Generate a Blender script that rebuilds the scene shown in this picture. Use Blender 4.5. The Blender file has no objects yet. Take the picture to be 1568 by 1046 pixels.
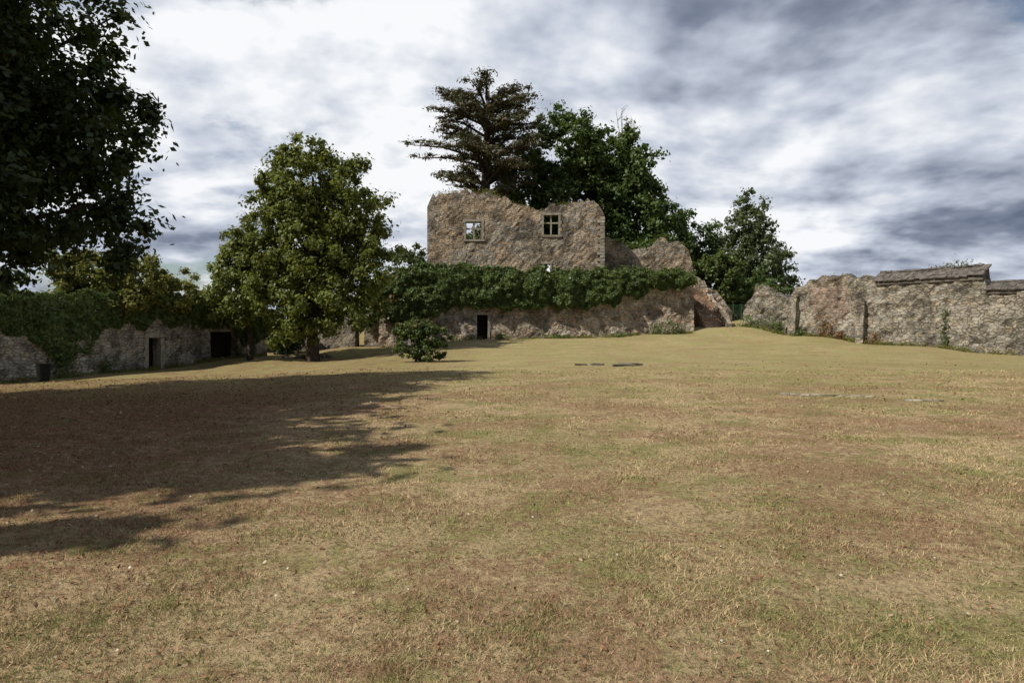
import bpy, math, random
import numpy as np
from mathutils import Vector, noise
random.seed(7)
rng = np.random.default_rng(11)
S = bpy.context.scene
S.view_settings.view_transform = 'Standard'
S.view_settings.look = 'None'
S.view_settings.exposure = 0

# ------------------------------------------------------------------ helpers
def new_mat(name):
    m = bpy.data.materials.new(name); m.use_nodes = True
    nt = m.node_tree; nt.nodes.clear()
    return m, nt
class NB:
    def __init__(s, nt): s.nt = nt
    def n(s, t, **k):
        nd = s.nt.nodes.new(t)
        for a, b in k.items(): setattr(nd, a, b)
        return nd
    def l(s, a, b): s.nt.links.new(a, b)
    def setin(s, sock, v):
        if hasattr(v, 'is_linked') or isinstance(v, bpy.types.NodeSocket): s.l(v, sock)
        else: sock.default_value = v
    def math(s, op, a, b=0.0, clamp=False):
        nd = s.n('ShaderNodeMath', operation=op, use_clamp=clamp)
        s.setin(nd.inputs[0], a); s.setin(nd.inputs[1], b); return nd.outputs[0]
    def mix(s, f, a, b, mode='MIX'):
        nd = s.n('ShaderNodeMix', data_type='RGBA', blend_type=mode)
        s.setin(nd.inputs[0], f)
        for i, v in ((6, a), (7, b)):
            if isinstance(v, tuple): v = (*v[:3], 1)
            s.setin(nd.inputs[i], v)
        return nd.outputs[2]
    def noise(s, vec, scale, detail=4, rough=.55, dist=0.0):
        nd = s.n('ShaderNodeTexNoise'); s.l(vec, nd.inputs['Vector'])
        nd.inputs['Scale'].default_value = scale; nd.inputs['Detail'].default_value = detail
        nd.inputs['Roughness'].default_value = rough; nd.inputs['Distortion'].default_value = dist
        return nd.outputs[0]
    def ramp(s, f, lo, hi, a=0.0, b=1.0):
        nd = s.n('ShaderNodeMapRange', interpolation_type='SMOOTHSTEP')
        s.setin(nd.inputs[0], f)
        for i, v in ((1, lo), (2, hi), (3, a), (4, b)): nd.inputs[i].default_value = v
        return nd.outputs[0]

def mesh_obj(name, V, F, mat=None, smooth=False, parent=None):
    me = bpy.data.meshes.new(name)
    me.from_pydata([tuple(v) for v in V], [], [tuple(f) for f in F]); me.update()
    if mat: me.materials.append(mat)
    if smooth:
        for p in me.polygons: p.use_smooth = True
    o = bpy.data.objects.new(name, me); S.collection.objects.link(o)
    if parent: o.parent = parent
    return o
def quad_mesh(name, V, n, mat, parent=None, k=4):
    me = bpy.data.meshes.new(name)
    me.vertices.add(n*k); me.vertices.foreach_set('co', np.ascontiguousarray(V, dtype=np.float32).ravel())
    me.loops.add(n*k); me.loops.foreach_set('vertex_index', np.arange(n*k, dtype=np.int32))
    me.polygons.add(n); me.polygons.foreach_set('loop_start', np.arange(0, n*k, k, dtype=np.int32))
    me.polygons.foreach_set('loop_total', np.full(n, k, dtype=np.int32))
    me.update(calc_edges=True)
    me.materials.append(mat)
    o = bpy.data.objects.new(name, me); S.collection.objects.link(o)
    if parent: o.parent = parent
    return o
def empty(name, loc=(0, 0, 0)):
    e = bpy.data.objects.new(name, None); S.collection.objects.link(e); return e
def norm(a): return a/np.maximum(np.linalg.norm(a, axis=1, keepdims=True), 1e-6)
def leaves(name, C, N, size, mat, parent=None, aspect=.6):
    n = len(C); N = norm(N)
    R = norm(rng.normal(size=(n, 3)))
    T = norm(np.cross(N, R)); B = np.cross(N, T)
    s = (size*rng.uniform(.6, 1.3, n))[:, None]
    V = np.stack([C-T*s, C+B*s*aspect-T*s*.15, C+T*s, C-B*s*aspect-T*s*.15], 1)*1.0
    return quad_mesh(name, V, n, mat, parent)
def clump_leaves(cent, rad, per, up=.45, flat=.65, rnd=.7):
    """leaves scattered through small ellipsoidal sprays"""
    k = len(cent); n = k*per
    D = norm(rng.normal(size=(n, 3)))
    r = np.abs(rng.normal(0, .6, n)); r = np.where(r > 1.05, rng.uniform(.3, 1.05, n), r)
    sq = np.repeat(norm(rng.normal(size=(k, 3)))*rng.uniform(.0, .65, (k, 1)), per, 0)
    P = D*r[:, None]; P = P+sq*(P*sq).sum(1, keepdims=True)*2.0
    P = P*np.repeat(rad, per)[:, None]; P[:, 2] *= flat
    C = np.repeat(cent, per, 0)+P
    N = D*.6+np.array([0, 0, up])+rng.normal(size=(n, 3))*rnd*.6
    return C, N
def crown_centres(envs, n, lo=.55):
    w = np.array([e[6] if len(e) > 6 else e[3]*e[4]+e[3]*e[5] for e in envs], float); w /= w.sum()
    idx = rng.choice(len(envs), n, p=w); E = np.array([e[:6] for e in envs])[idx]
    D = norm(rng.normal(size=(n, 3)))
    r = rng.uniform(lo, 1.04, n)
    return E[:, :3]+D*E[:, 3:6]*r[:, None]
def tube(V, F, pts, rad, sides=8):
    pts = [Vector(p) for p in pts]; base = len(V)
    for i, p in enumerate(pts):
        d = (pts[min(i+1, len(pts)-1)]-pts[max(i-1, 0)])
        d = d.normalized() if d.length > 1e-6 else Vector((0, 0, 1))
        a = d.orthogonal().normalized() if i == 0 else (a-d*a.dot(d)).normalized()
        b = d.cross(a)
        for k in range(sides):
            t = 2*math.pi*k/sides
            V.append(tuple(p+(a*math.cos(t)+b*math.sin(t))*rad[i]))
    for i in range(len(pts)-1):
        for k in range(sides):
            k2 = (k+1) % sides
            F.append((base+i*sides+k, base+i*sides+k2, base+(i+1)*sides+k2, base+(i+1)*sides+k))
    F.append(tuple(base+(len(pts)-1)*sides+k for k in range(sides)))
def box(V, F, c, sx, sy, sz, rot=0.0, tilt=0.0, jit=0.0):
    """box centred c, local x along rot"""
    b = len(V); cr, sr = math.cos(rot), math.sin(rot); ct, st = math.cos(tilt), math.sin(tilt)
    for dz in (-.5, .5):
        for dx, dy in ((-.5, -.5), (.5, -.5), (.5, .5), (-.5, .5)):
            x, y, z = dx*sx, dy*sy, dz*sz
            x += random.uniform(-jit, jit); y += random.uniform(-jit, jit); z += random.uniform(-jit, jit)*.4
            y, z = y*ct-z*st, y*st+z*ct
            V.append((c[0]+x*cr-y*sr, c[1]+x*sr+y*cr, c[2]+z))
    F += [(b, b+3, b+2, b+1), (b+4, b+5, b+6, b+7), (b, b+1, b+5, b+4), (b+1, b+2, b+6, b+5), (b+2, b+3, b+7, b+6), (b+3, b, b+4, b+7)]

# ------------------------------------------------------------------ terrain height
CP = np.array([(0,0,0),(-5,5,0),(5,5,0),(0,12,0),(-10,12,-.1),(10,12,.0),(0,22,-.05),(12,22,-.05),(-12,22,-.35),
 (-5,38,-.38),(5,38,-.08),(15,38,-.08),(-17,36,-1.0),(-27,36,-1.4),(-22.8,43,-1.25),(-19.7,55,-.77),(-10.6,58,-.12),
 (-10.7,55.5,-.12),(-2.25,55.5,.56),(5,56,.62),(14.2,57,.85),(19.9,60,1.5),(18.7,62,2.1),(23,54,.8),(27,48.5,.25),
 (31.5,42,-.2),(36,35,-.25),(25,30,-.15),(-30,20,-.9),(30,15,0),(-15,48,-.85),(0,48,.0),(10,48,.1), (18,50,.3),(16,60,1.6),
 (0,-20,0),(-25,0,-.5),(25,0,0),(0,75,1.5),(-30,75,-1),(35,75,1.5),(-45,45,-2),(50,45,0),(22,64,2.3),(18,68,2.6)], float)
def gz(x, y):
    x = np.asarray(x, float); y = np.asarray(y, float)
    d2 = (x[..., None]-CP[:, 0])**2+(y[..., None]-CP[:, 1])**2
    w = 1/(d2+6.0)**1.8
    return (w*CP[:, 2]).sum(-1)/w.sum(-1)
def g(x, y): return float(gz(x, y))

# ------------------------------------------------------------------ materials
def grass_colour(nb, pos, fine=True):
    n1 = nb.noise(pos, .16, 3, .6); n2 = nb.noise(pos, 1.3, 4, .7, .5); n3 = nb.noise(pos, 7, 3, .7); n4 = nb.noise(pos, 60, 2, .7)
    n5 = nb.noise(pos, .42, 3, .6)
    straw = nb.mix(n4, (.34, .245, .135), (.62, .485, .285))
    green = nb.mix(n4, (.14, .16, .05), (.31, .31, .11))
    brown = nb.mix(n4, (.215, .12, .072), (.385, .24, .15))
    c = nb.mix(nb.math('MULTIPLY', nb.ramp(n2, .47, .61), .68), straw, green)
    c = nb.mix(nb.math('MULTIPLY', nb.ramp(n1, .46, .60), .40), c, green)
    c = nb.mix(nb.math('MULTIPLY', nb.ramp(nb.math('ADD', nb.math('MULTIPLY', n5, .5), nb.math('MULTIPLY', n3, .5)), .465, .555), .72), c, brown)
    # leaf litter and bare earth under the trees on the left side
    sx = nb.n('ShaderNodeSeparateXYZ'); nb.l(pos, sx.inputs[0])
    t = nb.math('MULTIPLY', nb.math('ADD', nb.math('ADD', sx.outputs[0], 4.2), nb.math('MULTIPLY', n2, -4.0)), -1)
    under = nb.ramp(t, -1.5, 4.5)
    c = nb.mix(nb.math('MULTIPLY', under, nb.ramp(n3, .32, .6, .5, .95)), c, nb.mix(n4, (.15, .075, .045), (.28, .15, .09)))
    far = nb.ramp(sx.outputs[1], 12, 32)
    c = nb.mix(nb.math('MULTIPLY', far, nb.ramp(n2, .38, .62, .05, .65)), c, (.39, .375, .15))
    c = nb.mix(nb.math('MULTIPLY', far, nb.ramp(n3, .42, .58, .0, .35)), c, (.25, .225, .10))
    near = nb.ramp(sx.outputs[1], 3, 10, .82, 1.0)
    return nb.mix(nb.math('SUBTRACT', 1.0, near), c, (.2, .13, .07)), n3, n4
def ground_mat():
    m, nt = new_mat('dry_lawn'); nb = NB(nt)
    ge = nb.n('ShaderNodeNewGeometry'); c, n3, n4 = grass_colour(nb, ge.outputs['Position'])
    n6 = nb.noise(ge.outputs['Position'], 22, 4, .85)
    c = nb.mix(nb.ramp(n6, .36, .56, .7, 0), c, (.10, .072, .04))
    bs = nb.n('ShaderNodeBsdfDiffuse'); nb.l(c, bs.inputs[0])
    bp = nb.n('ShaderNodeBump'); bp.inputs['Strength'].default_value = .8; bp.inputs['Distance'].default_value = .05
    nb.l(nb.math('ADD', n6, nb.math('MULTIPLY', n3, .6)), bp.inputs['Height']); nb.l(bp.outputs[0], bs.inputs['Normal'])
    o = nb.n('ShaderNodeOutputMaterial'); nb.l(bs.outputs[0], o.inputs[0]); return m
def blade_mat():
    m, nt = new_mat('grass_blades'); nb = NB(nt)
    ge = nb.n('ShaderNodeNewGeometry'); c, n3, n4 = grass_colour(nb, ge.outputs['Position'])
    r = ge.outputs['Random Per Island']
    c = nb.mix(nb.ramp(r, .78, .97, 0, .85), c, (.13, .175, .045))
    v = nb.ramp(nb.math('FRACT', nb.math('MULTIPLY', r, 17.3)), 0, 1, .6, 1.45)
    hs = nb.n('ShaderNodeHueSaturation'); nb.l(c, hs.inputs['Color']); nb.l(v, hs.inputs['Value'])
    d = nb.n('ShaderNodeBsdfDiffuse'); nb.l(hs.outputs[0], d.inputs[0])
    o = nb.n('ShaderNodeOutputMaterial'); nb.l(d.outputs[0], o.inputs[0]); return m
def leaf_mat(name, a, b, c3=None, trans=.28, nscale=.5, gloss=.045):
    m, nt = new_mat(name); nb = NB(nt)
    ge = nb.n('ShaderNodeNewGeometry'); r = ge.outputs['Random Per Island']
    nz = nb.noise(ge.outputs['Position'], nscale, 1, .6)
    c = nb.mix(nb.ramp(nb.math('ADD', nb.math('MULTIPLY', r, .5), nb.math('MULTIPLY', nz, .8)), .38, .85), a, b)
    if c3: c = nb.mix(nb.ramp(nb.math('FRACT', nb.math('MULTIPLY', r, 13.7)), .86, .98), c, c3)
    d = nb.n('ShaderNodeBsdfDiffuse'); nb.l(c, d.inputs[0])
    gl = nb.n('ShaderNodeBsdfGlossy'); gl.inputs['Roughness'].default_value = .5; gl.inputs[0].default_value = (.6, .65, .6, 1)
    m0 = nb.n('ShaderNodeMixShader'); m0.inputs[0].default_value = gloss; nb.l(d.outputs[0], m0.inputs[1]); nb.l(gl.outputs[0], m0.inputs[2])
    t = nb.n('ShaderNodeBsdfTranslucent'); nb.l(nb.mix(.5, c, (.2, .24, .02)), t.inputs[0])
    mx = nb.n('ShaderNodeMixShader'); mx.inputs[0].default_value = trans
    nb.l(m0.outputs[0], mx.inputs[1]); nb.l(t.outputs[0], mx.inputs[2])
    o = nb.n('ShaderNodeOutputMaterial'); nb.l(mx.outputs[0], o.inputs[0]); return m
def simple_mat(name, col, col2=None, scale=6, rough=.85, bump=.4):
    m, nt = new_mat(name); nb = NB(nt)
    ge = nb.n('ShaderNodeNewGeometry'); nz = nb.noise(ge.outputs['Position'], scale, 4, .65)
    c = nb.mix(nb.ramp(nz, .35, .65), col, col2 or tuple(x*.6 for x in col))
    bs = nb.n('ShaderNodeBsdfDiffuse'); nb.l(c, bs.inputs[0])
    bp = nb.n('ShaderNodeBump'); bp.inputs['Strength'].default_value = bump; bp.inputs['Distance'].default_value = .03
    nb.l(nz, bp.inputs['Height']); nb.l(bp.outputs[0], bs.inputs['Normal'])
    o = nb.n('ShaderNodeOutputMaterial'); nb.l(bs.outputs[0], o.inputs[0]); return m
def stone_mat(name, c1, c2, c3, light, scale=2.2, stain=.5, brick=None, plaster=.3, gain=1.0, joint=.7):
    m, nt = new_mat(name); nb = NB(nt)
    ge = nb.n('ShaderNodeNewGeometry'); pos = ge.outputs['Position']
    wn = nb.n('ShaderNodeTexNoise'); nb.l(pos, wn.inputs['Vector']); wn.inputs['Scale'].default_value = 1.7; wn.inputs['Detail'].default_value = 1
    dv = nb.n('ShaderNodeVectorMath', operation='MULTIPLY_ADD'); nb.l(wn.outputs[1], dv.inputs[0]); dv.inputs[1].default_value = (.2, .2, .1); nb.l(pos, dv.inputs[2])
    mp = nb.n('ShaderNodeMapping'); mp.inputs['Scale'].default_value = (1, 1, 2.2); nb.l(dv.outputs[0], mp.inputs[0])
    vo = nb.n('ShaderNodeTexVoronoi'); vo.inputs['Scale'].default_value = scale; vo.inputs['Randomness'].default_value = .85; nb.l(mp.outputs[0], vo.inputs['Vector'])
    ve = nb.n('ShaderNodeTexVoronoi', feature='DISTANCE_TO_EDGE'); ve.inputs['Scale'].default_value = scale; ve.inputs['Randomness'].default_value = .85; nb.l(mp.outputs[0], ve.inputs['Vector'])
    sp = nb.n('ShaderNodeSeparateColor'); nb.l(vo.outputs['Color'], sp.inputs[0])
    big = nb.noise(pos, .35, 4, .6, .3); med = nb.noise(pos, 1.3, 4, .65); fine = nb.noise(pos, 9, 4, .75)
    c = nb.mix(sp.outputs[0], c1, c2)
    c = nb.mix(nb.ramp(sp.outputs[1], .65, .9), c, c3)
    c = nb.mix(nb.math('MULTIPLY', nb.ramp(big, .47, .60), stain), c, c3)
    c = nb.mix(nb.math('MULTIPLY', nb.ramp(med, .50, .62), plaster), c, light)
    edge = nb.ramp(ve.outputs['Distance'], .03, .12, 1, 0)
    c = nb.mix(nb.math('MULTIPLY', edge, nb.ramp(med, .42, .6, joint, joint*.35)), c, (.10, .08, .06))
    if brick:  # a repaired patch in brick around a world position
        vs = nb.n('ShaderNodeVectorMath', operation='DISTANCE'); nb.l(pos, vs.inputs[0]); vs.inputs[1].default_value = brick[:3]
        f = nb.ramp(nb.math('ADD', vs.outputs['Value'], nb.math('MULTIPLY', med, 2.4)), brick[3], brick[3]+1.1, 1, 0)
        c = nb.mix(nb.math('MULTIPLY', f, nb.ramp(edge, 0, 1, .4, .1)), c, (.27, .15, .105))
    dark = nb.ramp(nb.noise(pos, .8, 5, .75), .40, .62, 1.25*gain, .5*gain)
    dk = nb.n('ShaderNodeHueSaturation'); nb.l(c, dk.inputs['Color']); nb.l(nb.math('MULTIPLY', dark, nb.ramp(fine, .3, .7, .65, 1.3)), dk.inputs['Value'])
    bs = nb.n('ShaderNodeBsdfDiffuse'); nb.l(dk.outputs[0], bs.inputs[0])
    h = nb.math('ADD', nb.math('ADD', nb.ramp(ve.outputs['Distance'], 0, .16), nb.math('MULTIPLY', fine, .4)), nb.math('MULTIPLY', sp.outputs[2], .7))
    bp = nb.n('ShaderNodeBump'); bp.inputs['Strength'].default_value = .7; bp.inputs['Distance'].default_value = .05
    nb.l(h, bp.inputs['Height']); nb.l(bp.outputs[0], bs.inputs['Normal'])
    o = nb.n('ShaderNodeOutputMaterial'); nb.l(bs.outputs[0], o.inputs[0]); return m

M_ground = ground_mat(); M_blade = blade_mat()
M_ruin = stone_mat('ruin_stone', (.33, .295, .235), (.21, .19, .16), (.39, .28, .175), (.38, .335, .26), 2.5, .55, gain=1.0, joint=.7)
M_ret = stone_mat('retaining_stone', (.37, .325, .255), (.25, .215, .17), (.34, .24, .17), (.42, .375, .30), 2.5, .35, plaster=.6, gain=1.1, joint=.65)
M_right = stone_mat('right_stone', (.30, .275, .225), (.19, .175, .145), (.28, .235, .17), (.34, .31, .255), 2.4, .2, brick=(24.6, 52.8, 3.6, 2.4), gain=1.0, joint=.8)
M_left = stone_mat('left_stone', (.35, .325, .27), (.24, .22, .185), (.34, .29, .21), (.36, .33, .275), 2.5, .3, gain=1.0, joint=.75)
M_north = stone_mat('shade_toned_stone', (.24, .215, .175), (.14, .125, .105), (.19, .155, .12), (.24, .22, .18), 2.4, .35, gain=1.0)  # stone colours darkened to stand for the shade under the linden
M_frame = simple_mat('dressed_stone', (.37, .33, .26), (.24, .21, .165), 2.5)
M_slate = simple_mat('stone_slates', (.17, .15, .13), (.08, .072, .064), 3)
M_earth = simple_mat('earth', (.2, .16, .08), (.1, .11, .04), 1.2)
M_bark = simple_mat('bark', (.10, .08, .06), (.045, .035, .028), 9, bump=.9)
M_twig = simple_mat('grey_twigs', (.20, .18, .15), (.12, .11, .09), 4)
M_dark = simple_mat('door_wood_gap_dark', (.035, .028, .022), (.02, .017, .014), 5)
M_bin = simple_mat('bin_metal', (.02, .022, .02), (.015, .015, .015), 10, .6)
M_slab = simple_mat('pale_slab', (.40, .36, .29), (.24, .21, .16), 4)
M_fence = simple_mat('fence_paint', (.06, .11, .07), (.05, .08, .05), 10, .5)
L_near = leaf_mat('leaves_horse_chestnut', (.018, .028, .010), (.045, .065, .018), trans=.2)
L_lind = leaf_mat('leaves_linden', (.09, .115, .027), (.18, .205, .048), (.235, .215, .055), trans=.4)
L_lime = leaf_mat('leaves_pale_linden', (.13, .16, .045), (.23, .26, .08), trans=.4)
L_dark = leaf_mat('leaves_dark', (.038, .070, .021), (.090, .140, .038), trans=.32, nscale=.3)
L_mid = leaf_mat('leaves_mid', (.07, .10, .045), (.13, .165, .075), trans=.32)
L_ced = leaf_mat('cedar_needles', (.055, .062, .034), (.12, .105, .06), (.16, .11, .065), trans=.12, nscale=.35)
L_ivy = leaf_mat('ivy_leaves', (.045, .075, .021), (.11, .155, .040), (.16, .17, .05), trans=.28, nscale=.8)
L_ivyY = leaf_mat('yellow_ivy_leaves', (.12, .13, .03), (.24, .23, .06), (.26, .2, .06), trans=.4)
L_brn = leaf_mat('dry_leaves', (.20, .105, .055), (.13, .12, .05), trans=.15)
L_lit = leaf_mat('leaf_litter_brown', (.30, .14, .07), (.18, .085, .045), (.45, .35, .22), trans=.05)
L_wht = leaf_mat('daisy_white', (.6, .58, .5), (.45, .4, .32), trans=.05)
L_red = leaf_mat('red_flower', (.28, .10, .045), (.16, .12, .05), trans=.1)

# ------------------------------------------------------------------ ground
def axis(lo, hi, step, far):
    a = list(np.arange(lo, hi+1e-6, step)); s = step; x = hi
    up = []
    while x < far: s *= 1.5; x += s; up.append(x)
    s = step; x = lo; dn = []
    while x > -far: s *= 1.5; x -= s; dn.append(x)
    return np.array(dn[::-1]+a+up)
xs = axis(-36, 40, .5, 1600); ys = axis(-6, 70, .5, 1600)
GX, GY = np.meshgrid(xs, ys); GZ = gz(GX, GY)
rough = np.array([[noise.noise((x*.35, y*.35, 3))*.05+noise.noise((x*1.3, y*1.3, 9))*.018 for x in xs] for y in ys])
near = (np.abs(GX) < 40) & (np.abs(GY) < 70)
GZ = GZ+np.where(near, rough, 0)
nx, ny = len(xs), len(ys)
I = np.arange(nx*ny).reshape(ny, nx)
F = np.stack([I[:-1, :-1], I[:-1, 1:], I[1:, 1:], I[1:, :-1]], -1).reshape(-1, 4)
mesh_obj('ground', np.stack([GX, GY, GZ], -1).reshape(-1, 3), F.tolist(), M_ground, True)
def gzr(x, y):
    ix = np.clip(((x+36)/.5).astype(int), 0, 151); iy = np.clip(((y+6)/.5).astype(int), 0, 151)
    ox = int(np.searchsorted(xs, -36-1e-6)); oy = int(np.searchsorted(ys, -6-1e-6))
    fx = (x-(-36+ix*.5))/.5; fy = (y-(-6+iy*.5))/.5
    a = GZ[oy+iy, ox+ix]; b = GZ[oy+iy, ox+ix+1]; c = GZ[oy+iy+1, ox+ix]; d = GZ[oy+iy+1, ox+ix+1]
    return (a*(1-fx)+b*fx)*(1-fy)+(c*(1-fx)+d*fx)*fy

# grass blades: short dry lawn
n = 360000
r = np.exp(rng.uniform(math.log(2.2), math.log(26), n)); 
bx = rng.uniform(-.84, .84, n)*r; by = r
cl = np.array([noise.noise((x*1.1, y*1.1, 1.7)) + .7*noise.noise((x*5.5, y*5.5, 5.7)) for x, y in zip(bx[:], by[:])])
keep = rng.uniform(-.7, .45, n) < cl
bx, by, cl, r = bx[keep], by[keep], cl[keep], r[keep]; n = len(bx)
bz = gzr(bx, by)
h = rng.uniform(.008, .026, n)*(1+np.clip(cl, 0, 1)*.9)*(1+r*.012)
w = (.0012+.00042*r)*rng.uniform(.7, 1.3, n)
th = rng.uniform(0, 2*math.pi, n); lean = rng.normal(size=(n, 2))*h[:, None]*.9
P0 = np.stack([bx-np.cos(th)*w, by-np.sin(th)*w, bz-.004], 1); P1 = np.stack([bx+np.cos(th)*w, by+np.sin(th)*w, bz-.004], 1)
P2 = np.stack([bx+lean[:, 0], by+lean[:, 1], bz+h], 1)
quad_mesh('grass', np.stack([P0, P1, P2], 1), n, M_blade, k=3)
# greener tufts in the lawn
def tufts(name, spots, mat, hgt=(.04, .1), per=260, spread=.22, wd=.004):
    A = []
    for (x, y, s) in spots:
        k = int(per*s); a = rng.normal(size=(k, 2))*spread*s
        px, py = x+a[:, 0]*1.5, y+a[:, 1]; z = gzr(px, py)
        hh = rng.uniform(*hgt, k); ln = rng.normal(size=(k, 2))*hh[:, None]*.7; tt = rng.uniform(0, 6.28, k)
        ww = wd*rng.uniform(.6, 1.3, k)
        A.append(np.stack([np.stack([px-np.cos(tt)*ww, py-np.sin(tt)*ww, z-.005], 1), np.stack([px+np.cos(tt)*ww, py+np.sin(tt)*ww, z-.005], 1), np.stack([px+ln[:, 0], py+ln[:, 1], z+hh], 1)], 1))
    A = np.concatenate(A); return quad_mesh(name, A, len(A), mat, k=3)
L_tuft = leaf_mat('green_tuft', (.12, .17, .04), (.22, .27, .075), trans=.3, nscale=3)
sp = [(1.0, 3.6, 1.6), (.75, 3.9, 1.2), (-1.3, 4.1, .9), (-2.6, 8, 1.4), (-2.2, 7.6, 1), (1.2, 3.5, 1.3)]
for _ in range(330):
    rr = math.exp(random.uniform(math.log(2.8), math.log(26))); sp.append((random.uniform(-.75, .8)*rr, rr, random.uniform(.2, .9)))
tufts('grass_tufts', sp, L_tuft, (.01, .038), 170, .17, .003)
# leaf litter
n = 26000
r = np.exp(rng.uniform(math.log(2.6), math.log(32), n)); lx = rng.uniform(-.86, .8, n)*r
keep = rng.uniform(0, 1, n) < np.clip(.26-(lx+2)*.12, .12, 1); lx, ly = lx[keep], r[keep]
C = np.stack([lx, ly, gzr(lx, ly)+.014], 1); N = np.tile([0, 0, 1.], (len(C), 1))+rng.normal(size=(len(C), 3))*.45
leaves('fallen_leaves', C, N, .009+.0015*ly, L_lit, aspect=.55)
n = 70
r = np.exp(rng.uniform(math.log(2.8), math.log(20), n)); lx = rng.uniform(-.7, .8, n)*r
C = np.stack([lx, r, gzr(lx, r)+.02], 1)
leaves('white_clover_flowers', C, np.tile([0, -.5, 1.], (n, 1))+rng.normal(size=(n, 3))*.3, .007+.0005*r, L_wht, aspect=.9)

# ------------------------------------------------------------------ walls
def wall(name, p0, p1, prof, mat, thick=.8, zb=None, openings=(), step=.28, batter=0.0, rough=.07, parent=None, topn=.12, seed=0):
    """wall along p0->p1 ; outside face on the right-hand side of travel... prof: list (u,z top)."""
    p0 = Vector(p0); p1 = Vector(p1); L = (p1-p0).length; d = (p1-p0)/L; nrm = Vector((d.y, -d.x))
    us = set(np.round(np.arange(0, L, step), 3)); us.add(round(L, 3))
    for o in openings: us |= {round(o[0], 3), round(o[1], 3)}
    us = sorted(us)
    bad = {round(v, 3) for o in openings for v in o[:2]}
    us = [u for i, u in enumerate(us) if u in bad or not any(abs(u-b) < .1 for b in bad)]
    pu = [p[0] for p in prof]; pz = [p[1] for p in prof]
    zmin = zb if zb is not None else min(g(p0.x, p0.y), g(p1.x, p1.y))-1.0
    zmax = max(pz)+.5
    zs = set(np.round(np.arange(zmin, zmax, step), 3)); zo = {round(v, 3) for o in openings for v in o[2:4]}
    zs = sorted([z for z in zs if not any(abs(z-b) < .1 for b in zo)]+list(zo))
    tops = []
    for u in us:
        t = float(np.interp(u, pu, pz)); t += topn*(noise.noise((u*1.1, seed+.5, 0))*1.6+noise.noise((u*3.7, seed+9.5, 0))*1.2)+topn*random.uniform(-.35, .35)
        tops.append(t)
    V = []; idx = {}
    def vid(i, j, back):
        z = min(zs[j], tops[i]); key = (i, round(z, 4), back)
        if key in idx: return idx[key]
        u = us[i]; p = p0+d*u
        off = noise.noise((u*1.4+seed*7, z*1.4, back*5.0))*rough*1.3+noise.noise((u*3.9+seed*7, z*4.5, back*5.0))*rough
        off += batter*(zmax-z)
        if back: q = p-nrm*(thick+off*.5)
        else: q = p+nrm*off
        idx[key] = len(V); V.append((q.x, q.y, z)); return idx[key]
    F = []; edges = {}
    for i in range(len(us)-1):
        for j in range(len(zs)-1):
            if zs[j] >= min(tops[i], tops[i+1]) and zs[j] >= max(tops[i], tops[i+1]): continue
            um = (us[i]+us[i+1])/2; zm = (zs[j]+zs[j+1])/2
            if any(o[0] < um < o[1] and o[2] < zm < o[3] for o in openings): continue
            fr = [(i, j), (i+1, j), (i+1, j+1), (i, j+1)]
            a = []; 
            for q in fr:
                v = vid(*q, 0)
                if v not in a: a.append(v)
            if len(a) < 3: continue
            b = []
            for q in fr:
                v = vid(*q, 1)
                if v not in b: b.append(v)
            F.append(tuple(a)); F.append(tuple(reversed(b)))
            m = len(a)
            for k in range(m):
                e = (a[k], a[(k+1) % m]); eb = (b[k], b[(k+1) % m])
                edges.setdefault(frozenset(e), []).append((e, eb))
    for k, l in edges.items():
        if len(l) == 1:
            (a, b), (c, e) = l[0]; F.append((b, a, c, e))
    return mesh_obj(name, V, F, mat, False, parent)
def frame(V, F, p0, d, u0, u1, z0, z1, t=.16, proud=.05, depth=.35, mull=True, trans=True, sill=True, bot=True):
    rot = math.atan2(d[1], d[0]); nrm = (d[1], -d[0])
    def b(ua, ub, za, zb, pr=proud, dp=depth):
        um = (ua+ub)/2; off = pr-dp/2
        box(V, F, (p0[0]+d[0]*um+nrm[0]*off, p0[1]+d[1]*um+nrm[1]*off, (za+zb)/2), ub-ua, dp, zb-za, rot, jit=.012)
    z = z0; k = 0
    while z < z1-.05:
        zz = min(z+random.uniform(.26, .36), z1); e = .12 if k % 2 else 0
        b(u0-t-e, u0+.03, z+.006, zz-.006); b(u1-.03, u1+t+e*random.random(), z+.006, zz-.006); z = zz; k += 1
    b(u0-t-.1, u1+t+.06, z1+.004, z1+.2, proud+.01)
    if bot: b(u0-t-.05, u1+t+.1, z0-.18, z0-.004, proud+.05)
    um = (u0+u1)/2
    if mull: b(um-.07, um+.07, z0, z1, -.1, .2)
    if trans: zt = z0+(z1-z0)*.6; b(u0+.03, um-.073, zt-.06, zt+.06, -.1, .18); b(um+.073, u1-.03, zt-.06, zt+.06, -.1, .18)

# --- castle ruin (main facade with returns)
ruin = empty('castle_ruin')
FX0 = -7.7
prof = [(0, 12.2), (.45, 13.5), (2.0, 13.9), (5.4, 13.85), (6.9, 13.3), (8.1, 12.75), (10.4, 12.4), (11.6, 12.85), (15.3, 12.75), (15.75, 12.3), (16.1, 11.7)]
ops = [(3.5, 4.95, 9.5, 11.1), (10.55, 11.95, 9.9, 11.7), (10.55, 11.2, 6.5, 7.25), (7.6, 8.1, 6.4, 6.9)]
wall('facade', (FX0, 62), (8.4, 62), prof, M_ruin, 1.0, 4.4, ops, .26, parent=ruin, seed=1, topn=.22, rough=.06)
V, F = [], []
frame(V, F, (FX0, 62), (1, 0), *ops[0]); frame(V, F, (FX0, 62), (1, 0), *ops[1]); frame(V, F, (FX0, 62), (1, 0), *ops[2], t=.1, mull=False, trans=False)
for k in range(19):
    e = .25 if k % 2 else 0
    box(V, F, (8.4-.2-e/2, 62.06, 6.2+k*.29), .4+e, .28, .26, jit=.03)
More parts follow.
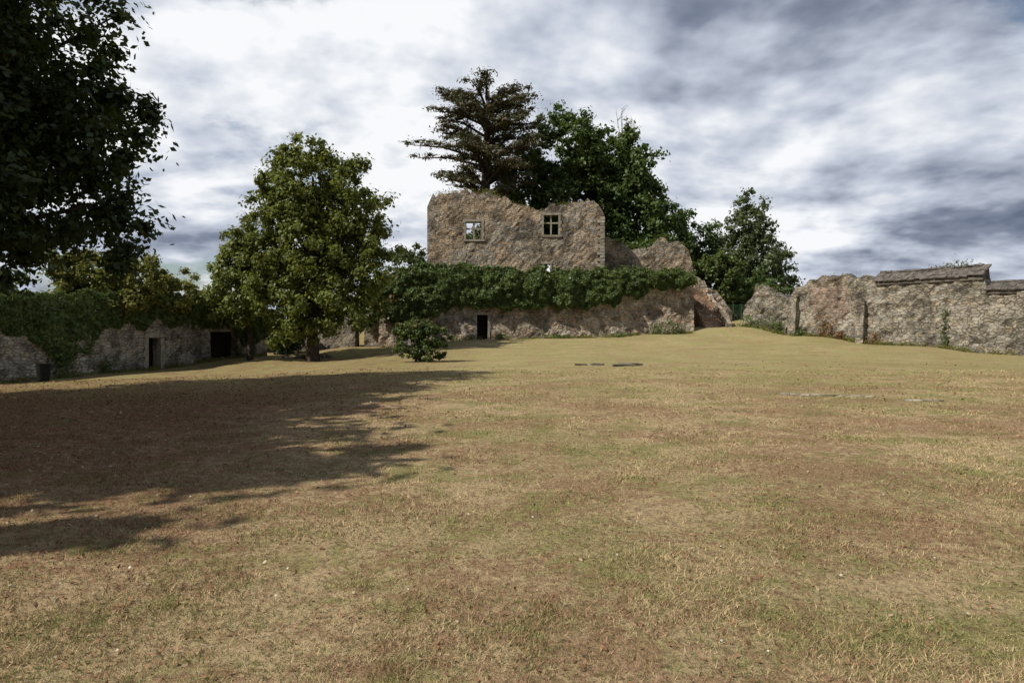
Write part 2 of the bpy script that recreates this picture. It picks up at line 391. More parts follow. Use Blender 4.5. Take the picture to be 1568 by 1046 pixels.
mesh_obj('window_frames', V, F, M_frame, parent=ruin)
wall('return_wall_west', (FX0+.02, 70), (FX0+.02, 63.1), [(0, 9), (2, 10.5), (5, 11.5), (7, 12.2)], M_ruin, .9, 4.4, parent=ruin, seed=2)
wall('return_wall_east', (8.38, 63.1), (8.38, 71), [(0, 11.5), (3, 10.5), (8, 9)], M_ruin, .9, 4.4, parent=ruin, seed=3)
wall('low_wall', (8.45, 64), (17.3, 64), [(0, 10.1), (2.0, 9.4), (3.8, 8.7), (4.8, 9.2), (5.7, 9.9), (7.2, 9.4), (8.1, 8.8), (8.5, 7.4), (8.85, 5.6)], M_ruin, .9, 2.0, parent=ruin, seed=4, topn=.22)
wall('stub_wall', (16.4, 63.0), (20.4, 63.3), [(0, 6.4), (1.2, 5.7), (2.6, 4.6), (4, 3.2)], M_ret, .8, 0.5, parent=ruin, seed=5, topn=.3)
# --- stairs up to the terrace, with crumbling sides
V, F = [], []
for k in range(13):
    box(V, F, (17.45-k*.06, 58.9+k*.31, 1.35+k*.135), 1.7, .36, .75+k*.27, .03, jit=.03)
for k in range(34):
    t = random.random(); box(V, F, (18.35-t*.7+random.uniform(-.2, .25), 58.9+t*4, 1.5+t*3.4+random.uniform(-.3, .3)), random.uniform(.3, .5), random.uniform(.3, .5), random.uniform(.2, .35), random.uniform(0, 3), jit=.06)
st = mesh_obj('stone_stairs', V, F, stone_mat('stair_stone', (.38, .28, .20), (.28, .20, .15), (.36, .22, .14), (.42, .33, .25), 3.0, .4, gain=1.15))
wall('stair_side_wall', (18.75, 58.2), (18.2, 63.0), [(0, 2.0), (1.2, 2.6), (2.6, 3.5), (4.8, 4.9)], M_ret, .5, 0.3, parent=ruin, seed=31, topn=.25)
# --- retaining wall of the terrace with its door
rw = empty('retaining_wall')
u_d = 8.0
wall('wall_body', (-10.9, 56), (15.4, 57.9), [(0, 4.6), (10, 4.9), (20, 5.2), (25, 5.4), (26.4, 4.9)], M_ret, 1.0, -1.2, [(u_d, u_d+.95, -.6, 2.55)], batter=.03, parent=rw, seed=6, rough=.08)
V, F = [], []
dd = Vector((26.3, 1.9)).normalized()
frame(V, F, (-10.9, 55.84), (dd.x, dd.y), u_d, u_d+.95, .5, 2.55, mull=False, trans=False, bot=False, t=.13)
mesh_obj('door_frame', V, F, M_frame, parent=rw)
V, F = [], []
c = Vector((-10.9, 56))+dd*(u_d+.48); box(V, F, (c.x-.05, c.y+.75, 1.3), 1.4, .06, 3.2, math.atan2(dd.y, dd.x))
mesh_obj('door', V, F, M_dark, parent=rw)
wall('end_return', (15.35, 58.0), (16.0, 63), [(0, 4.9), (4, 5.0)], M_ret, .8, 0, parent=rw, seed=8)
wall('west_return', (-10.95, 66), (-10.95, 56.2), [(0, 5), (9.8, 4.6)], M_ret, .8, -1.5, parent=rw, seed=9)
# terrace fill
xs2 = np.linspace(-10.2, 15.6, 40); ys2 = np.linspace(56.9, 100, 40)
V = []; F = []
for j, y in enumerate(ys2):
    for i, x in enumerate(xs2):
        V.append((x+max(0, (y-64))*.5*(i/39)-max(0, y-64)*.2*(1-i/39), y+ (1.9/26.3)*(x+10.9)*(1-j/39), 4.5+.012*(y-57)*4+noise.noise((x*.4, y*.4, 0))*.25))
for j in range(39):
    for i in range(39): a = j*40+i; F.append((a, a+1, a+41, a+40))
nV = len(V)
rim = [i for i in range(40)]+[40*j+39 for j in range(1, 40)]+[39*40+i for i in range(38, -1, -1)]+[40*j for j in range(38, 0, -1)]
for k in rim: x, y, z = V[k]; V.append((x+(0), y, -2.5))
m = len(rim)
for k in range(m): F.append((rim[k], nV+k, nV+(k+1) % m, rim[(k+1) % m]))
mesh_obj('terrace', V, F, M_earth, False)

# --- left boundary wall
lw = empty('boundary_wall')
wall('wall_body', (-31, 26), (-19.7, 55), [(0, 1.4), (10, 2.1), (17, 2.6), (24, 2.9), (28, 2.6), (29.5, 2.4), (30.3, 1.9), (31.1, 1.2)], M_left, .7, -2.6,
     [(19.9, 20.9, -1.9, .85), (25.2, 27.9, -1.7, 1.2)], parent=lw, seed=11, rough=.09)
V, F = [], []; dl = Vector((11.3, 29)).normalized(); nl = Vector((dl.y, -dl.x))
frame(V, F, (-31, 26), (dl.x, dl.y), 19.9, 20.9, -1.35, .85, mull=False, trans=False, bot=False, t=.2, proud=.07)
c = Vector((-31, 26))+dl*20.4+nl*-.1
box(V, F, (c.x, c.y, 1.14), .8, .33, .16, math.atan2(dl.y, dl.x), jit=.02)
mesh_obj('door_frame', V, F, M_slab, parent=lw)
V, F = [], []
for u0, u1 in ((19.6, 21.2), (24.9, 28.2)):  # second board is a dark sheet standing for shade inside the open gap
    c = Vector((-31, 26))+dl*((u0+u1)/2); c = c-nl*.95
    box(V, F, (c.x, c.y, -.2), u1-u0, .08, 3.6, math.atan2(dl.y, dl.x))
mesh_obj('door', V, F, M_dark, parent=lw)
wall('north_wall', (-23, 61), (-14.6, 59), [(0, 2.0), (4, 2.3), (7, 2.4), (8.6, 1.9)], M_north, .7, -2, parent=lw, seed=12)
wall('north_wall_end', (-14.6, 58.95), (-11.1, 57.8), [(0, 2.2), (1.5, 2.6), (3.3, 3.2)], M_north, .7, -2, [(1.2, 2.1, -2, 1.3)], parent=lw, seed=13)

# --- right boundary wall with stone-slate roofs
rwall = empty('boundary_wall')
R0 = Vector((19.9, 60)); R1 = Vector((36, 35)); dr = (R1-R0).normalized(); nr = Vector((dr.y, -dr.x))
wall('broken_wall', R0-nr*.45+dr*.1, R0-nr*.45+dr*5.4, [(0, 2.3), (.4, 3.4), (.8, 4.1), (1.3, 4.9), (2.0, 5.1), (2.5, 4.7), (3.1, 4.9), (3.9, 4.3), (4.6, 4.1), (5.3, 3.9)], M_right, .9, -1.0, parent=rwall, seed=15, rough=.17, topn=.3)
wall('wall_body', R0+dr*5.2, R1, [(0, 4.2), (.4, 4.75), (1.4, 4.9), (1.6, 5.2), (2.8, 5.4), (5.2, 5.4), (6.8, 5.35), (7.1, 4.8), (14.0, 4.85), (14.15, 3.9), (24.5, 3.8)],
     M_right, .9, -1.5, parent=rwall, seed=14, rough=.13, batter=.015, topn=.16)
for k, (u, wd, zt) in enumerate(((5.3, .7, 4.0), (11.0, .6, 3.6), (21.2, .8, 3.7))):
    c = R0+dr*u+nr*.1
    wall('pier', c+nr*.3, c+nr*.3+dr*wd, [(0, zt), (wd, zt)], M_right, .5, -1.5, parent=rwall, seed=20+k, batter=.06)
def slates(name, u0, u1, ze, zr, parent):
    V, F = [], []
    rot = math.atan2(dr.y, dr.x); rows = 4
    sag = lambda u: noise.noise((u*.5, ze, 0))*.09
    for k in range(rows):
        f = (k+.5)/rows; u = u0-.1*random.random()
        while u < u1-.1:
            wl = random.uniform(.3, .6); wl = min(wl, u1-u+.05)
            off = .26-f*1.0; z = ze+(zr-ze)*f+random.uniform(-.025, .025)+.03+sag(u)
            c = R0+dr*(u+wl/2)+nr*off
            box(V, F, (c.x, c.y, z), wl-.02, .38, .08, rot, math.atan2(zr-ze, 1.0)*.9, jit=.03); u += wl
    u = u0
    while u < u1-.4:
        c = R0+dr*(u+.2)-nr*.72; box(V, F, (c.x, c.y, zr+.08+sag(u)), .4, .3, .12, rot, jit=.03); u += .42
    a, b = R0+dr*(u0+.05), R0+dr*(u1-.08); base = len(V)
    for p in (a, b):
        for off, z in ((.16, ze-.25), (.16, ze-.05), (-.7, zr-.08), (-.88, ze-.25)):
            q = p+nr*off; V.append((q.x, q.y, z))
    q0 = base; F += [(q0, q0+1, q0+2, q0+3), (q0+7, q0+6, q0+5, q0+4), (q0, q0+4, q0+5, q0+1), (q0+1, q0+5, q0+6, q0+2), (q0+2, q0+6, q0+7, q0+3)]
    mesh_obj(name, V, F, M_slate, parent=parent)
slates('slate_roof', 12.2, 19.3, 4.85, 5.5, rwall)
slates('slate_roof_lower', 19.4, 29.6, 3.92, 4.4, rwall)

# ------------------------------------------------------------------ trees
def make_tree(name, base, trunk_top, tr, envs, ncl, cr, per, lsize, mat, limbs=22, lo=.5, flat=.85, up=.4, extra=None, bark=M_bark, aspect=.6):
    e = empty(name)
    cent = crown_centres(envs, ncl, lo)
    if extra is not None: cent = np.concatenate([cent, extra])
    rad = rng.uniform(cr*.5, cr*1.35, len(cent))
    C, N = clump_leaves(cent, rad, per, up, flat)
    leaves('crown', C, N, lsize, mat, e, aspect)
    V, F = [], []
    b = Vector(base); t = Vector(trunk_top)
    pts = [b-Vector((0, 0, .4))]; rs = [tr*1.35]
    for k in range(1, 9):
        f = k/8; p = b.lerp(t, f)+Vector((noise.noise((f*3, base[0], 0)), noise.noise((f*3, base[1], 4)), 0))*.5*f
        pts.append(p); rs.append(tr*(1-f*.8))
    tube(V, F, pts, rs, 10)
    sel = rng.choice(len(cent), min(limbs, len(cent)), replace=False)
    for i in sel:
        c = Vector(cent[i]); f = min(.95, max(.25, (c.z-b.z)/(t.z-b.z)*.62)); s = pts[1+int(f*7)]
        mid = s.lerp(c, .5)+Vector((0, 0, .4)); r0 = tr*.4*(1-f*.5)
        tube(V, F, [s, s.lerp(mid, .5)+Vector((0, 0, .1)), mid, mid.lerp(c, .5), c], [r0, r0*.75, r0*.5, r0*.32, r0*.12], 5)
    mesh_obj('trunk', V, F, bark, True, e)
    return e
# big dark tree at the left, partly outside the picture
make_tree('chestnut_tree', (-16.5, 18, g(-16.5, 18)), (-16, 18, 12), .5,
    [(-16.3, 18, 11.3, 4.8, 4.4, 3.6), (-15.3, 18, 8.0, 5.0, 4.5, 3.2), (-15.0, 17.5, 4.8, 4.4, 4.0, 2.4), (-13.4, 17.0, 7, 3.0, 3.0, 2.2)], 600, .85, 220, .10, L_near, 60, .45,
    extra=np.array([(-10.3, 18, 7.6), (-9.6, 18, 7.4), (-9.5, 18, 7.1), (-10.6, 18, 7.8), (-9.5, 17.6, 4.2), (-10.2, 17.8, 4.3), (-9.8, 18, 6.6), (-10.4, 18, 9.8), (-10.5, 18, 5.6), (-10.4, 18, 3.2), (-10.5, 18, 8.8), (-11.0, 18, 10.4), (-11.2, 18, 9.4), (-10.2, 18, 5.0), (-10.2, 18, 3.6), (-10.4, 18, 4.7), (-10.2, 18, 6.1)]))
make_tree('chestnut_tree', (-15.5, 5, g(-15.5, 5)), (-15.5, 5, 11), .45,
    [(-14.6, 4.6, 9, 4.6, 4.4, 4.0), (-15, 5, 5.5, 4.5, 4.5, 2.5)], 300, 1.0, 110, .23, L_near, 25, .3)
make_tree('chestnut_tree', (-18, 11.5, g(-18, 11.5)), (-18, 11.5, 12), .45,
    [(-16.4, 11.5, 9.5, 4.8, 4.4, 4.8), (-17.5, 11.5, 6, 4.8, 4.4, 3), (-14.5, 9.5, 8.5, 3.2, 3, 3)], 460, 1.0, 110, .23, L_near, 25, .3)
# linden in the middle distance
make_tree('linden_tree', (-14.0, 48, g(-14, 48)), (-14.0, 48, 12), .4,
    [(-14.0, 48, 11.6, 3.4, 3.6, 3.6), (-11.9, 48, 9.8, 3.6, 3.6, 3.6), (-15.9, 48, 10.6, 2.3, 3, 3.0), (-12.4, 48, 7.4, 4.5, 4.0, 4.0), (-15.4, 48.3, 7.4, 3.8, 3.8, 4.2), (-12.6, 47.8, 4.4, 4.5, 4.2, 4.0), (-15.4, 48, 3.6, 3.6, 3.2, 3.4)], 620, .75, 150, .145, L_lind, 45, .45)
make_tree('linden_tree', (-19.0, 49.5, g(-19, 49.5)), (-19.0, 49.5, 6.5), .22,
    [(-18.8, 48.6, 6.2, 2.1, 2.0, 3.0), (-19.5, 48.6, 4.1, 2.2, 2.0, 2.6)], 190, .6, 120, .14, L_lime, 20, .45)
# trees behind the ruin
make_tree('dark_broadleaf_tree', (7.5, 77, 5), (7, 77, 22), .6,
    [(6.2, 77, 21.5, 5.0, 5, 4.8), (10.8, 77, 19.6, 4.2, 4.2, 4.6), (13.6, 77, 17.8, 3.6, 4, 5.2), (8, 77, 15, 7.2, 6, 5.5), (14.0, 77, 13.5, 5.0, 5, 5.0), (14.6, 76, 9.5, 5.4, 5, 4.4), (1.5, 77, 17, 3.6, 3.5, 4.6), (2, 76, 11.5, 4, 3, 3)], 900, 1.1, 95, .24, L_dark, 60, .5)
make_tree('bare_topped_tree', (13.2, 80, 5), (13, 80, 21), .3,
    [(13.2, 80, 22.0, 1.3, 1.5, 3.4), (14.6, 80, 19.5, 1.8, 2.2, 3.2)], 50, .7, 65, .17, L_mid, 30, .3)
V, F = [], []
for k in range(18):
    a = Vector((13.2+random.uniform(-.5, .5), 80, 19)); b = Vector((13.4+random.uniform(-1.3, 1.3), 80+random.uniform(-1, 1), random.uniform(23.5, 27.6)))
    tube(V, F, [a, a.lerp(b, .5)+Vector((0, 0, .5)), b], [.06, .045, .02], 4)
    for q in range(6):
        c = a.lerp(b, random.uniform(.5, .98)); tube(V, F, [c, c+Vector((random.uniform(-.8, .8), 0, random.uniform(.3, 1.0)))], [.028, .014], 3)
mesh_obj('bare_twigs', V, F, M_twig, parent=bpy.data.objects['bare_topped_tree'])
make_tree('background_tree', (23, 85, 3), (23, 85, 12), .35,
    [(20.5, 85, 12.2, 2.8, 3, 4.4), (24.5, 85, 11.2, 2.8, 3, 3.6), (22, 84, 8, 4.6, 4, 3.6)], 230, 1.0, 85, .2, L_dark, 25, .4)
make_tree('background_tree', (28.2, 80, 2), (28, 80, 14), .35,
    [(27.8, 80, 13.6, 2.8, 2.8, 3.6), (28.3, 80, 9.8, 4.4, 4, 4.0), (29.4, 80, 6.5, 4.2, 3.4, 3)], 310, .9, 85, .19, L_mid, 35, .4)
make_tree('background_tree', (-10.4, 68, 1), (-10.4, 68, 7), .25, [(-10.3, 68, 7.4, 2.3, 2.2, 2.6), (-9, 68, 5.5, 2.6, 2.2, 2.2)], 100, .8, 100, .18, L_mid, 15, .5)
make_tree('background_tree', (-3.5, 80, 6), (-3.5, 80, 11), .3, [(-3.5, 80, 11.0, 3.0, 3, 2.6), (-1, 80, 10, 3, 3, 3)], 80, .9, 80, .22, L_mid, 15, .5)
# cedar with broad flat tiers of foliage
ced = empty('cedar_tree'); V, F = [], []; tx, ty = -2.9, 72
tube(V, F, [(tx, ty, 4.5), (tx+.1, ty, 10), (tx+.1, ty, 16), (tx+.3, ty, 22), (tx+.4, ty, 26.4)], [.75, .6, .5, .36, .14], 10)
cents = []; rads = []
NB_ = 80
for k in range(NB_):
    z = 15.6+11.0*(k/(NB_-1))**.88+random.uniform(-.6, .6); az = k*2.4+random.uniform(-.7, .7)
    Lm = float(np.interp(z, [15, 17, 19.5, 21, 23, 25, 26.5, 27.6], [4.2, 5.0, 6.2, 5.9, 5.4, 5.4, 5.0, 3.8]))*random.uniform(.55, 1.12)
    dx, dy = math.cos(az), math.sin(az)
    if dx < -.6 and 18.2 < z < 20.5: Lm *= 1.2
    s = Vector((tx+.2, ty, min(z-1.4, 25.6))); e = Vector((tx+.2+dx*Lm, ty+dy*Lm, z+random.uniform(-.3, .5)))
    m = s.lerp(e, .55)+Vector((0, 0, .5)); tube(V, F, [s, m, e], [.16, .11, .03], 5)
    for f in np.arange(.38, 1.08, .13):
        f = float(f); c = (s.lerp(m, f/.55) if f < .55 else m.lerp(e, (f-.55)/.45)); sd = Vector((-dy, dx, 0))*random.uniform(-1, 1)*1.3*f
        cents.append(c+sd+Vector((0, 0, .2))); rads.append(random.uniform(.75, 1.4))
mesh_obj('trunk', V, F, M_bark, True, ced)
C, N = clump_leaves(np.array([tuple(c) for c in cents]), np.array(rads), 95, .7, .3, .6)
leaves('crown', C, N, .19, L_ced, ced, .35)

# ------------------------------------------------------------------ ivy and bushes
def ivy_band(name, p0, p1, zlo, zhi, n, mat, size=.16, depth=.6, seed=0, back=.0, parent=None, na=.9):
    """foliage mass hanging over a wall face; zlo/zhi: profiles in u"""
    p0 = np.array(p0, float); p1 = np.array(p1, float); L = np.linalg.norm(p1-p0); d = (p1-p0)/L; nn = np.array([d[1], -d[0]])
    u = rng.uniform(0, L, n); a = np.interp(u, [p[0] for p in zlo], [p[1] for p in zlo]); b = np.interp(u, [p[0] for p in zhi], [p[1] for p in zhi])
    nz = np.array([noise.noise((q*.9, seed, 0))*.9+noise.noise((q*2.6, seed+4, 0))*.5 for q in u])
    nz2 = np.array([noise.noise((q*.8, seed+8, 0))*.5+noise.noise((q*2.3, seed+2, 0))*.35 for q in u])
    a = a+nz*na; b = b+nz2*.8
    v = rng.uniform(0, 1, n); z = a+(b-a)*v
    bul = np.array([noise.noise((q*.8, w*.9, seed+1.))+.6*noise.noise((q*2.2, w*2.4, seed+3.)) for q, w in zip(u, z)])
    dep = depth*(.55+.75*bul)*np.sin(np.clip(v, .04, .96)*math.pi)**.45
    topf = v > .86
    off = np.where(topf, rng.uniform(-depth-back, 1, n)*np.abs(dep), dep-rng.uniform(0, .3, n)*depth)
    P = np.stack([p0[0]+d[0]*u+nn[0]*off, p0[1]+d[1]*u+nn[1]*off, z], 1)
    N = np.tile([nn[0]*.8, nn[1]*.8, .45], (n, 1))+rng.normal(size=(n, 3))*.5
    keep = bul+.9 > rng.uniform(0, .7, n)
    return leaves(name, P[keep], N[keep], size, mat, parent, .75)
ivy_band('ivy', (-10.9, 55.6), (15.2, 57.35), [(0, 2.0), (3, 1.9), (6, 3.2), (9, 3.2), (12, 3.0), (17, 3.2), (20, 3.7), (23, 4.7), (26.2, 5.0)],
         [(0, 5.2), (1.5, 6.2), (4, 6.8), (8, 6.6), (14, 6.2), (20, 6.3), (25, 6.4), (26.2, 5.9)], 56000, L_ivy, .12, .75, 1)
def shell(name, envs, ncl, cr, per, size, mat, flat=.8, lo=.6, parent=None):
    c = crown_centres(envs, ncl, lo); C, N = clump_leaves(c, rng.uniform(cr*.5, cr*1.3, len(c)), per, .4, flat)
    return leaves(name, C, N, size, mat, parent, .7)
shell('terrace_hedge', [(-6+2.0*k, 57.2+.14*k, 5.3+.1*math.sin(k*2.1), 1.9, 1.0, 1.25) for k in range(-1, 11)], 300, .42, 80, .12, L_ivy)
shell('dry_shrub', [(-9.6, 56.3, 4.6, 1.2, 1.1, 1.5), (-9.9, 56, 3.2, 1.0, .8, 1.2)], 34, .5, 90, .13, L_brn)
shell('ivy_mound', [(20.1, 66, 5.6, 2.1, 1.6, 3.2), (21.2, 66.5, 6.6, 1.3, 1.5, 2.1), (18.8, 66, 6.5, 1.2, 1.4, 2.1)], 200, .45, 110, .14, L_ivy)
shell('low_shrub', [(25.5, 70, 4.5, 3, 2, 2.6), (22.8, 68, 4, 1.6, 1.4, 2.2)], 90, .6, 90, .16, L_dark)
# foliage on the left boundary wall
ivy_band('ivy', (-31, 26), (-19.7, 55), [(0, 1.0), (10, 1.5), (12.5, .9), (14, -.5), (15.6, -.2), (16.5, 1.3), (18.6, 1.7), (21, 1.8), (24.5, 1.5), (27.6, 1.4), (28.4, .3), (29.5, .2), (31, .6)],
         [(0, 2.8), (10, 3.3), (18, 3.8), (22, 3.8), (27, 3.4), (31, 2.6)], 40000, L_ivy, .12, .5, 5, .3, na=.75)
shell('yellow_shrub', [(-27.0, 44.0, 4.6, 2.4, 2.4, 2.2), (-24.9, 44.8, 4.3, 2.2, 2.4, 2.0), (-23.6, 47.5, 3.8, 1.8, 2.4, 1.9), (-22.1, 51, 3.1, 1.5, 2.4, 1.4), (-20.8, 55, 2.4, 1.3, 2, 1.1), (-24.3, 43.6, 3.2, 1.0, 2.0, .9)], 380, .5, 100, .12, L_ivyY)
shell('background_shrubs', [(-29.5, 42, 4.0, 3, 3, 3.0), (-32, 38, 3.4, 3, 3, 3.2), (-28, 47, 3.4, 3, 3, 2.7), (-35, 35, 3.2, 3, 3, 3.2)], 260, .8, 90, .18, L_mid)
shell('shade_toned_shrubs', [(-22, 60, 1.2, 2, 1.2, 2.4), (-17.5, 61.5, 2.4, 4, 1.6, 2.0), (-12.5, 61.5, 3.0, 3, 1.6, 2.2), (-19.0, 57.5, .8, 1.5, 1.3, 2.0)], 200, .7, 100, .15, L_near)  # dark foliage added to stand for the shadow under the linden
shell('ivy_clump', [(-21.2, 53.9, .6, .4, .7, 1.6), (-12, 57.2, 2.6, 1.2, .5, 1.0)], 40, .4, 110, .13, L_ivy)
# clipped bush standing on the lawn: a taller rounded head at the left, a broader one at the right
bz0 = g(-5, 38)
bush = empty('bush')
shell('foliage', [(-5.7, 38, bz0+.85, .8, .8, .85), (-5.55, 38, bz0+1.75, 1.05, .85, .55), (-4.35, 38.1, bz0+1.4, 1.0, .9, .65), (-4.6, 38, bz0+.65, .9, .8, .65), (-5.0, 38, bz0+1.8, .9, .7, .5)], 260, .2, 110, .058, L_ivy, .8, .7, bush)
shell('dry_tips', [(-5.1, 38, bz0+2.05, 1.1, .7, .28)], 26, .2, 60, .055, L_brn, .7, .5, bush)
V, F = [], []
for k in range(9):
    a = Vector((-5.3+random.uniform(-.2, .5), 38, bz0-.1)); tube(V, F, [a, a+Vector((random.uniform(-.5, .5), random.uniform(-.4, .4), 1.6))], [.05, .02], 5)
mesh_obj('stems', V, F, M_bark, True, bush)
# grasses and small plants on wall tops and at wall feet
def topweeds(name, pts, mat, k=70, s=.11, r=.35):
    A = []
    for p in pts: A.append(np.array(p)+rng.normal(size=(k, 3))*np.array([r, r*.6, r*.5]))
    C = np.concatenate(A); leaves(name, C, rng.normal(size=(len(C), 3))+np.array([0, -.3, .5]), s, mat, aspect=.3)
topweeds('wall_top_grass', [(x, 62.4+random.uniform(-.3, .3), float(np.interp(x+7.7, [p[0] for p in prof], [p[1] for p in prof]))+.0) for x in list(np.arange(-6.8, -1, .45))+[0, 1, 4.5, 5.2, 6, 7]], L_ivyY, 45, .10, .28)
topweeds('wall_top_grass', [(x, 64.3, z) for x, z in ((9, 10.1), (10, 9.6), (11.2, 9.3), (13.6, 9.6), (14.2, 10.1), (15, 9.9), (16, 9.3), (12.3, 9))], L_ivy, 80, .12, .35)
topweeds('wall_top_grass', [tuple(R0+dr*u-nr*.4)+(z,) for u, z in ((6.5, 5.0), (7.5, 5.2), (8.5, 5.35), (9.8, 5.3), (11, 5.35), (2, 5.0), (3.4, 4.8))], L_ivyY, 40, .08, .3)
topweeds('background_shrub_tips', [tuple(R0+dr*u-nr*3)+(z,) for u, z in ((15.5, 5.7), (16.4, 5.8), (17, 5.7), (21.5, 4.9), (22.3, 5.1), (23, 5.0))], L_mid, 110, .12, .45)
def footplants(name, spots, mat, s=.1, k=220):
    A = []
    for x, y, w, h in spots:
        a = rng.normal(size=(k, 3))*np.array([w*.45, w*.3, 0]); a[:, 2] = rng.uniform(0, 1, k)**1.4*h
        A.append(np.array([x, y, g(x, y)])+a)
    C = np.concatenate(A); leaves(name, C, rng.normal(size=(len(C), 3))+np.array([0, -.3, .6]), s, mat, aspect=.4)
def rp(u, off=.35): q = R0+dr*u+nr*off; return (q.x, q.y)
footplants('wall_foot_plants', [(*rp(1.2), .7, 1.0), (*rp(2.4), .9, .9), (*rp(3.6), .5, 1.5), (*rp(4.4), .4, 1.0), (*rp(17, .2), .35, 2.6), (*rp(6.3), .5, .5), (12.9, 56.7, .9, 1.2), (12.0, 56.6, .6, .9), (13.8, 56.8, .5, .9), (-1.0, 55.3, .4, .4), (9, 56.1, .8, .3), (4, 55.8, 1, .3), (-20.6, 51.5, .4, .8), (-24.6, 41.5, .6, .8), (-25.5, 39, .8, 1)], L_ivy)
footplants('red_leaved_plant', [(*rp(8.2), .5, 1.6), (*rp(8.8), .4, 1.2), (*rp(12.3), .6, .9), (*rp(9.6), .5, .6)], L_red, .09)
sp = []
for k in range(130):
    u = random.uniform(0, 24); q = rp(u, random.uniform(.2, .7)); sp.append((q[0], q[1], .35, random.uniform(.1, .4)))
for k in range(110):
    u = random.uniform(0, 26); sp.append((-10.9+u*.997, 55.3+u*.072-random.uniform(0, .5), .35, random.uniform(.08, .35)))
for k in range(80):
    u = random.uniform(8, 31); q = Vector((-31, 26))+dl*u+Vector((dl.y, -dl.x))*random.uniform(.2, .6); sp.append((q.x, q.y, .35, random.uniform(.1, .35)))
footplants('verge_grass', sp, L_ivyY, .07, 40)

# ------------------------------------------------------------------ small objects
V, F = [], []
for x, y, w, dpt in ((3.0, 29.5, .5, .3), (3.7, 29.7, .6, .3), (4.7, 29, .9, .5), (5.25, 29.1, .5, .5), (5.0, 29.4, .9, .4)):
    box(V, F, (x, y, g(x, y)+.03), w, dpt, .12, random.uniform(-.15, .15), jit=.05)
mesh_obj('stone_slabs', V, F, simple_mat('weathered_slab', (.24, .21, .16), (.14, .12, .09), 4))
V, F = [], []
for k in range(9):
    x = 6.5+k*.21; y = 16.3-k*.09; box(V, F, (x, y, g(x, y)+.01), .19, .05, .045, -.4, jit=.018)
for k in range(4):
    x = 8.55+k*.2; y = 14.75-k*.03; box(V, F, (x, y, g(x, y)+.01), .18, .05, .045, -.15, jit=.018)
mesh_obj('stone_edging', V, F, M_slab)
V, F = [], []
for k in range(60):
    x = -15+random.gauss(0, .7); y = 50.5+random.gauss(0, .4); box(V, F, (x, y, g(x, y)+random.uniform(0, .25)), random.uniform(.15, .4), random.uniform(.15, .3), random.uniform(.1, .25), random.uniform(0, 3), jit=.04)
mesh_obj('rubble_heap', V, F, M_ret)
lb = empty('litter_bin'); V, F = [], []; bxp, byp = -20.6, 30; z0 = g(bxp, byp)
tube(V, F, [(bxp, byp, z0+.15), (bxp, byp, z0+.2), (bxp, byp, z0+.9), (bxp, byp, z0+.93)], [.2, .24, .27, .29], 20)
mesh_obj('body', V, F, M_bin, False, lb)
V, F = [], []; tube(V, F, [(bxp, byp+.3, z0-.2), (bxp, byp+.3, z0+1.15)], [.035, .035], 8); box(V, F, (bxp, byp+.27, z0+.75), .3, .05, .05)
mesh_obj('post', V, F, M_bin, False, lb)
V, F = [], []; fx, fy = 20.0, 64
for k in range(4): tube(V, F, [(fx+k*.75, fy, g(fx, fy)-.2), (fx+k*.75, fy, g(fx, fy)+1.6)], [.04, .04], 6)
for k in range(23): tube(V, F, [(fx+k*.1, fy, g(fx, fy)+.1), (fx+k*.1, fy, g(fx, fy)+1.5)], [.012, .012], 4)
for z in (.1, .8, 1.5): tube(V, F, [(fx, fy, g(fx, fy)+z), (fx+2.25, fy, g(fx, fy)+z)], [.02, .02], 4)
mesh_obj('garden_fence', V, F, M_fence)

# ------------------------------------------------------------------ light, sky, camera
EL = math.radians(46); AZ = math.radians(27)
to_sun = Vector((-math.cos(AZ)*math.cos(EL), -math.sin(AZ)*math.cos(EL), math.sin(EL)))
sl = bpy.data.lights.new('sun', 'SUN'); sl.energy = 5; sl.angle = math.radians(.5); sl.color = (1, .94, .84)
so = bpy.data.objects.new('sun', sl); S.collection.objects.link(so); so.rotation_euler = (-to_sun).to_track_quat('-Z', 'Y').to_euler()
W = bpy.data.worlds.new('World'); S.world = W; W.use_nodes = True; nt = W.node_tree; nt.nodes.clear(); nb = NB(nt)
sky = nb.n('ShaderNodeTexSky', sky_type='NISHITA'); sky.sun_disc = False; sky.sun_elevation = EL; sky.sun_rotation = math.atan2(to_sun.x, to_sun.y)
tc = nb.n('ShaderNodeTexCoord'); sx = nb.n('ShaderNodeSeparateXYZ'); nb.l(tc.outputs['Generated'], sx.inputs[0])
den = nb.math('ADD', nb.math('MAXIMUM', sx.outputs[2], 0.0), .24)
cx = nb.n('ShaderNodeCombineXYZ'); nb.l(nb.math('DIVIDE', sx.outputs[0], den), cx.inputs[0]); nb.l(nb.math('DIVIDE', sx.outputs[1], den), cx.inputs[1])
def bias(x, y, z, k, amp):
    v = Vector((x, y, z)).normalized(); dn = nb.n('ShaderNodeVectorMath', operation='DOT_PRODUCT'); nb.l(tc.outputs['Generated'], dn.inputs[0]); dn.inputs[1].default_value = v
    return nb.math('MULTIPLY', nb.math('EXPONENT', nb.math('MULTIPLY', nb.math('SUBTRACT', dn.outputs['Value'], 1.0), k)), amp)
mpb = nb.n('ShaderNodeMapping'); mpb.inputs['Location'].default_value = (7.3, 2.1, 3); nb.l(cx.outputs[0], mpb.inputs[0])
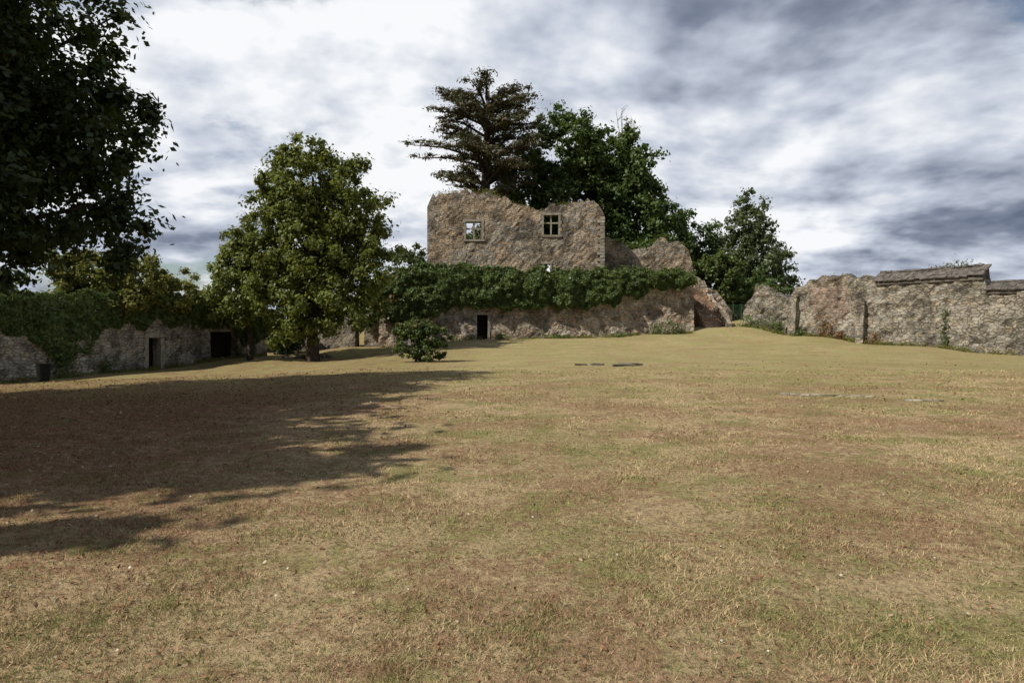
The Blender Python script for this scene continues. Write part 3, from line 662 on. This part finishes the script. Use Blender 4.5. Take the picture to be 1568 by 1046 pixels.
# cumulus density, and the same density sampled a little towards the sun: the difference lights the cloud edges
d0 = nb.noise(mpb.outputs[0], 1.25, 8, .56, .1)
mp2 = nb.n('ShaderNodeMapping'); mp2.inputs['Location'].default_value = (7.3-.15, 2.1-.10, 3); nb.l(cx.outputs[0], mp2.inputs[0])
d1 = nb.noise(mp2.outputs[0], 1.25, 5, .56, .1)
big = nb.noise(cx.outputs[0], .6, 2, .5)
sh = nb.math('ADD', nb.math('ADD', nb.math('MULTIPLY', nb.math('SUBTRACT', d0, d1), 3.2), nb.math('MULTIPLY', nb.math('SUBTRACT', .5, d0), 1.1)), nb.math('MULTIPLY', nb.math('SUBTRACT', big, .5), .6))
sh = nb.math('ADD', sh, .62)
for b in ((.245, 1, .46, 80, -.36), (.0, 1, .48, 80, -.24), (.55, 1, .52, 60, -.32), (.80, 1, .50, 60, -.20), (.38, 1, .29, 28, .34), (.12, 1, .26, 60, .12), (.62, 1, .28, 60, .08), (-.33, 1, .26, 25, .16),
          (.62, 1, .125, 150, -.42), (.80, 1, .13, 150, -.16), (.60, 1, .21, 200, .12), (-.52, 1, .5, 30, .14), (0, -1, .5, 2.2, -.50), (-.3, -.3, 1, 3, -.30)):  # last two darken unseen sky behind the camera and overhead to lower ambient light
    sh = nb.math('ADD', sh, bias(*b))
cv = d0
for b in ((-.50, 1, .08, 60, -.10), (.42, 1, .05, 200, -.08), (.60, 1, .13, 90, .25), (.3, 1, .5, 12, .09), (-.25, 1, .3, 12, .06)):
    cv = nb.math('ADD', cv, bias(*b))
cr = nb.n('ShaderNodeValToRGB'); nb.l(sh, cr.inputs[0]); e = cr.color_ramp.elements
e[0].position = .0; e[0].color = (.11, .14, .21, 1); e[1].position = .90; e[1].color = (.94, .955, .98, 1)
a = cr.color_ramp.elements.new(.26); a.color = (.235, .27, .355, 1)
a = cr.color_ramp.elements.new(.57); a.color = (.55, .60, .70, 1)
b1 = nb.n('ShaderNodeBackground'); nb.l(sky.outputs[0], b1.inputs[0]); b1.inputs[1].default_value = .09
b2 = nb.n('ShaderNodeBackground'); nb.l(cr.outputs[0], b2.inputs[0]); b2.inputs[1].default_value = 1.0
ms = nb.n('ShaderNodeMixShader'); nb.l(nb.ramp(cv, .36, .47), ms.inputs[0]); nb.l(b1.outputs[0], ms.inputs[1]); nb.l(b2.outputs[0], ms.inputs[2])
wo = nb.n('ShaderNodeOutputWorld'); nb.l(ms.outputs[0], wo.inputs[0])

cam = bpy.data.cameras.new('camera'); cam.lens = 24; cam.sensor_width = 36; cam.shift_y = -.0147; cam.clip_end = 5000; cam.clip_start = .05
co = bpy.data.objects.new('camera', cam); S.collection.objects.link(co); co.location = (0, 0, 1.6); co.rotation_euler = (math.pi/2, 0, 0)
S.camera = co
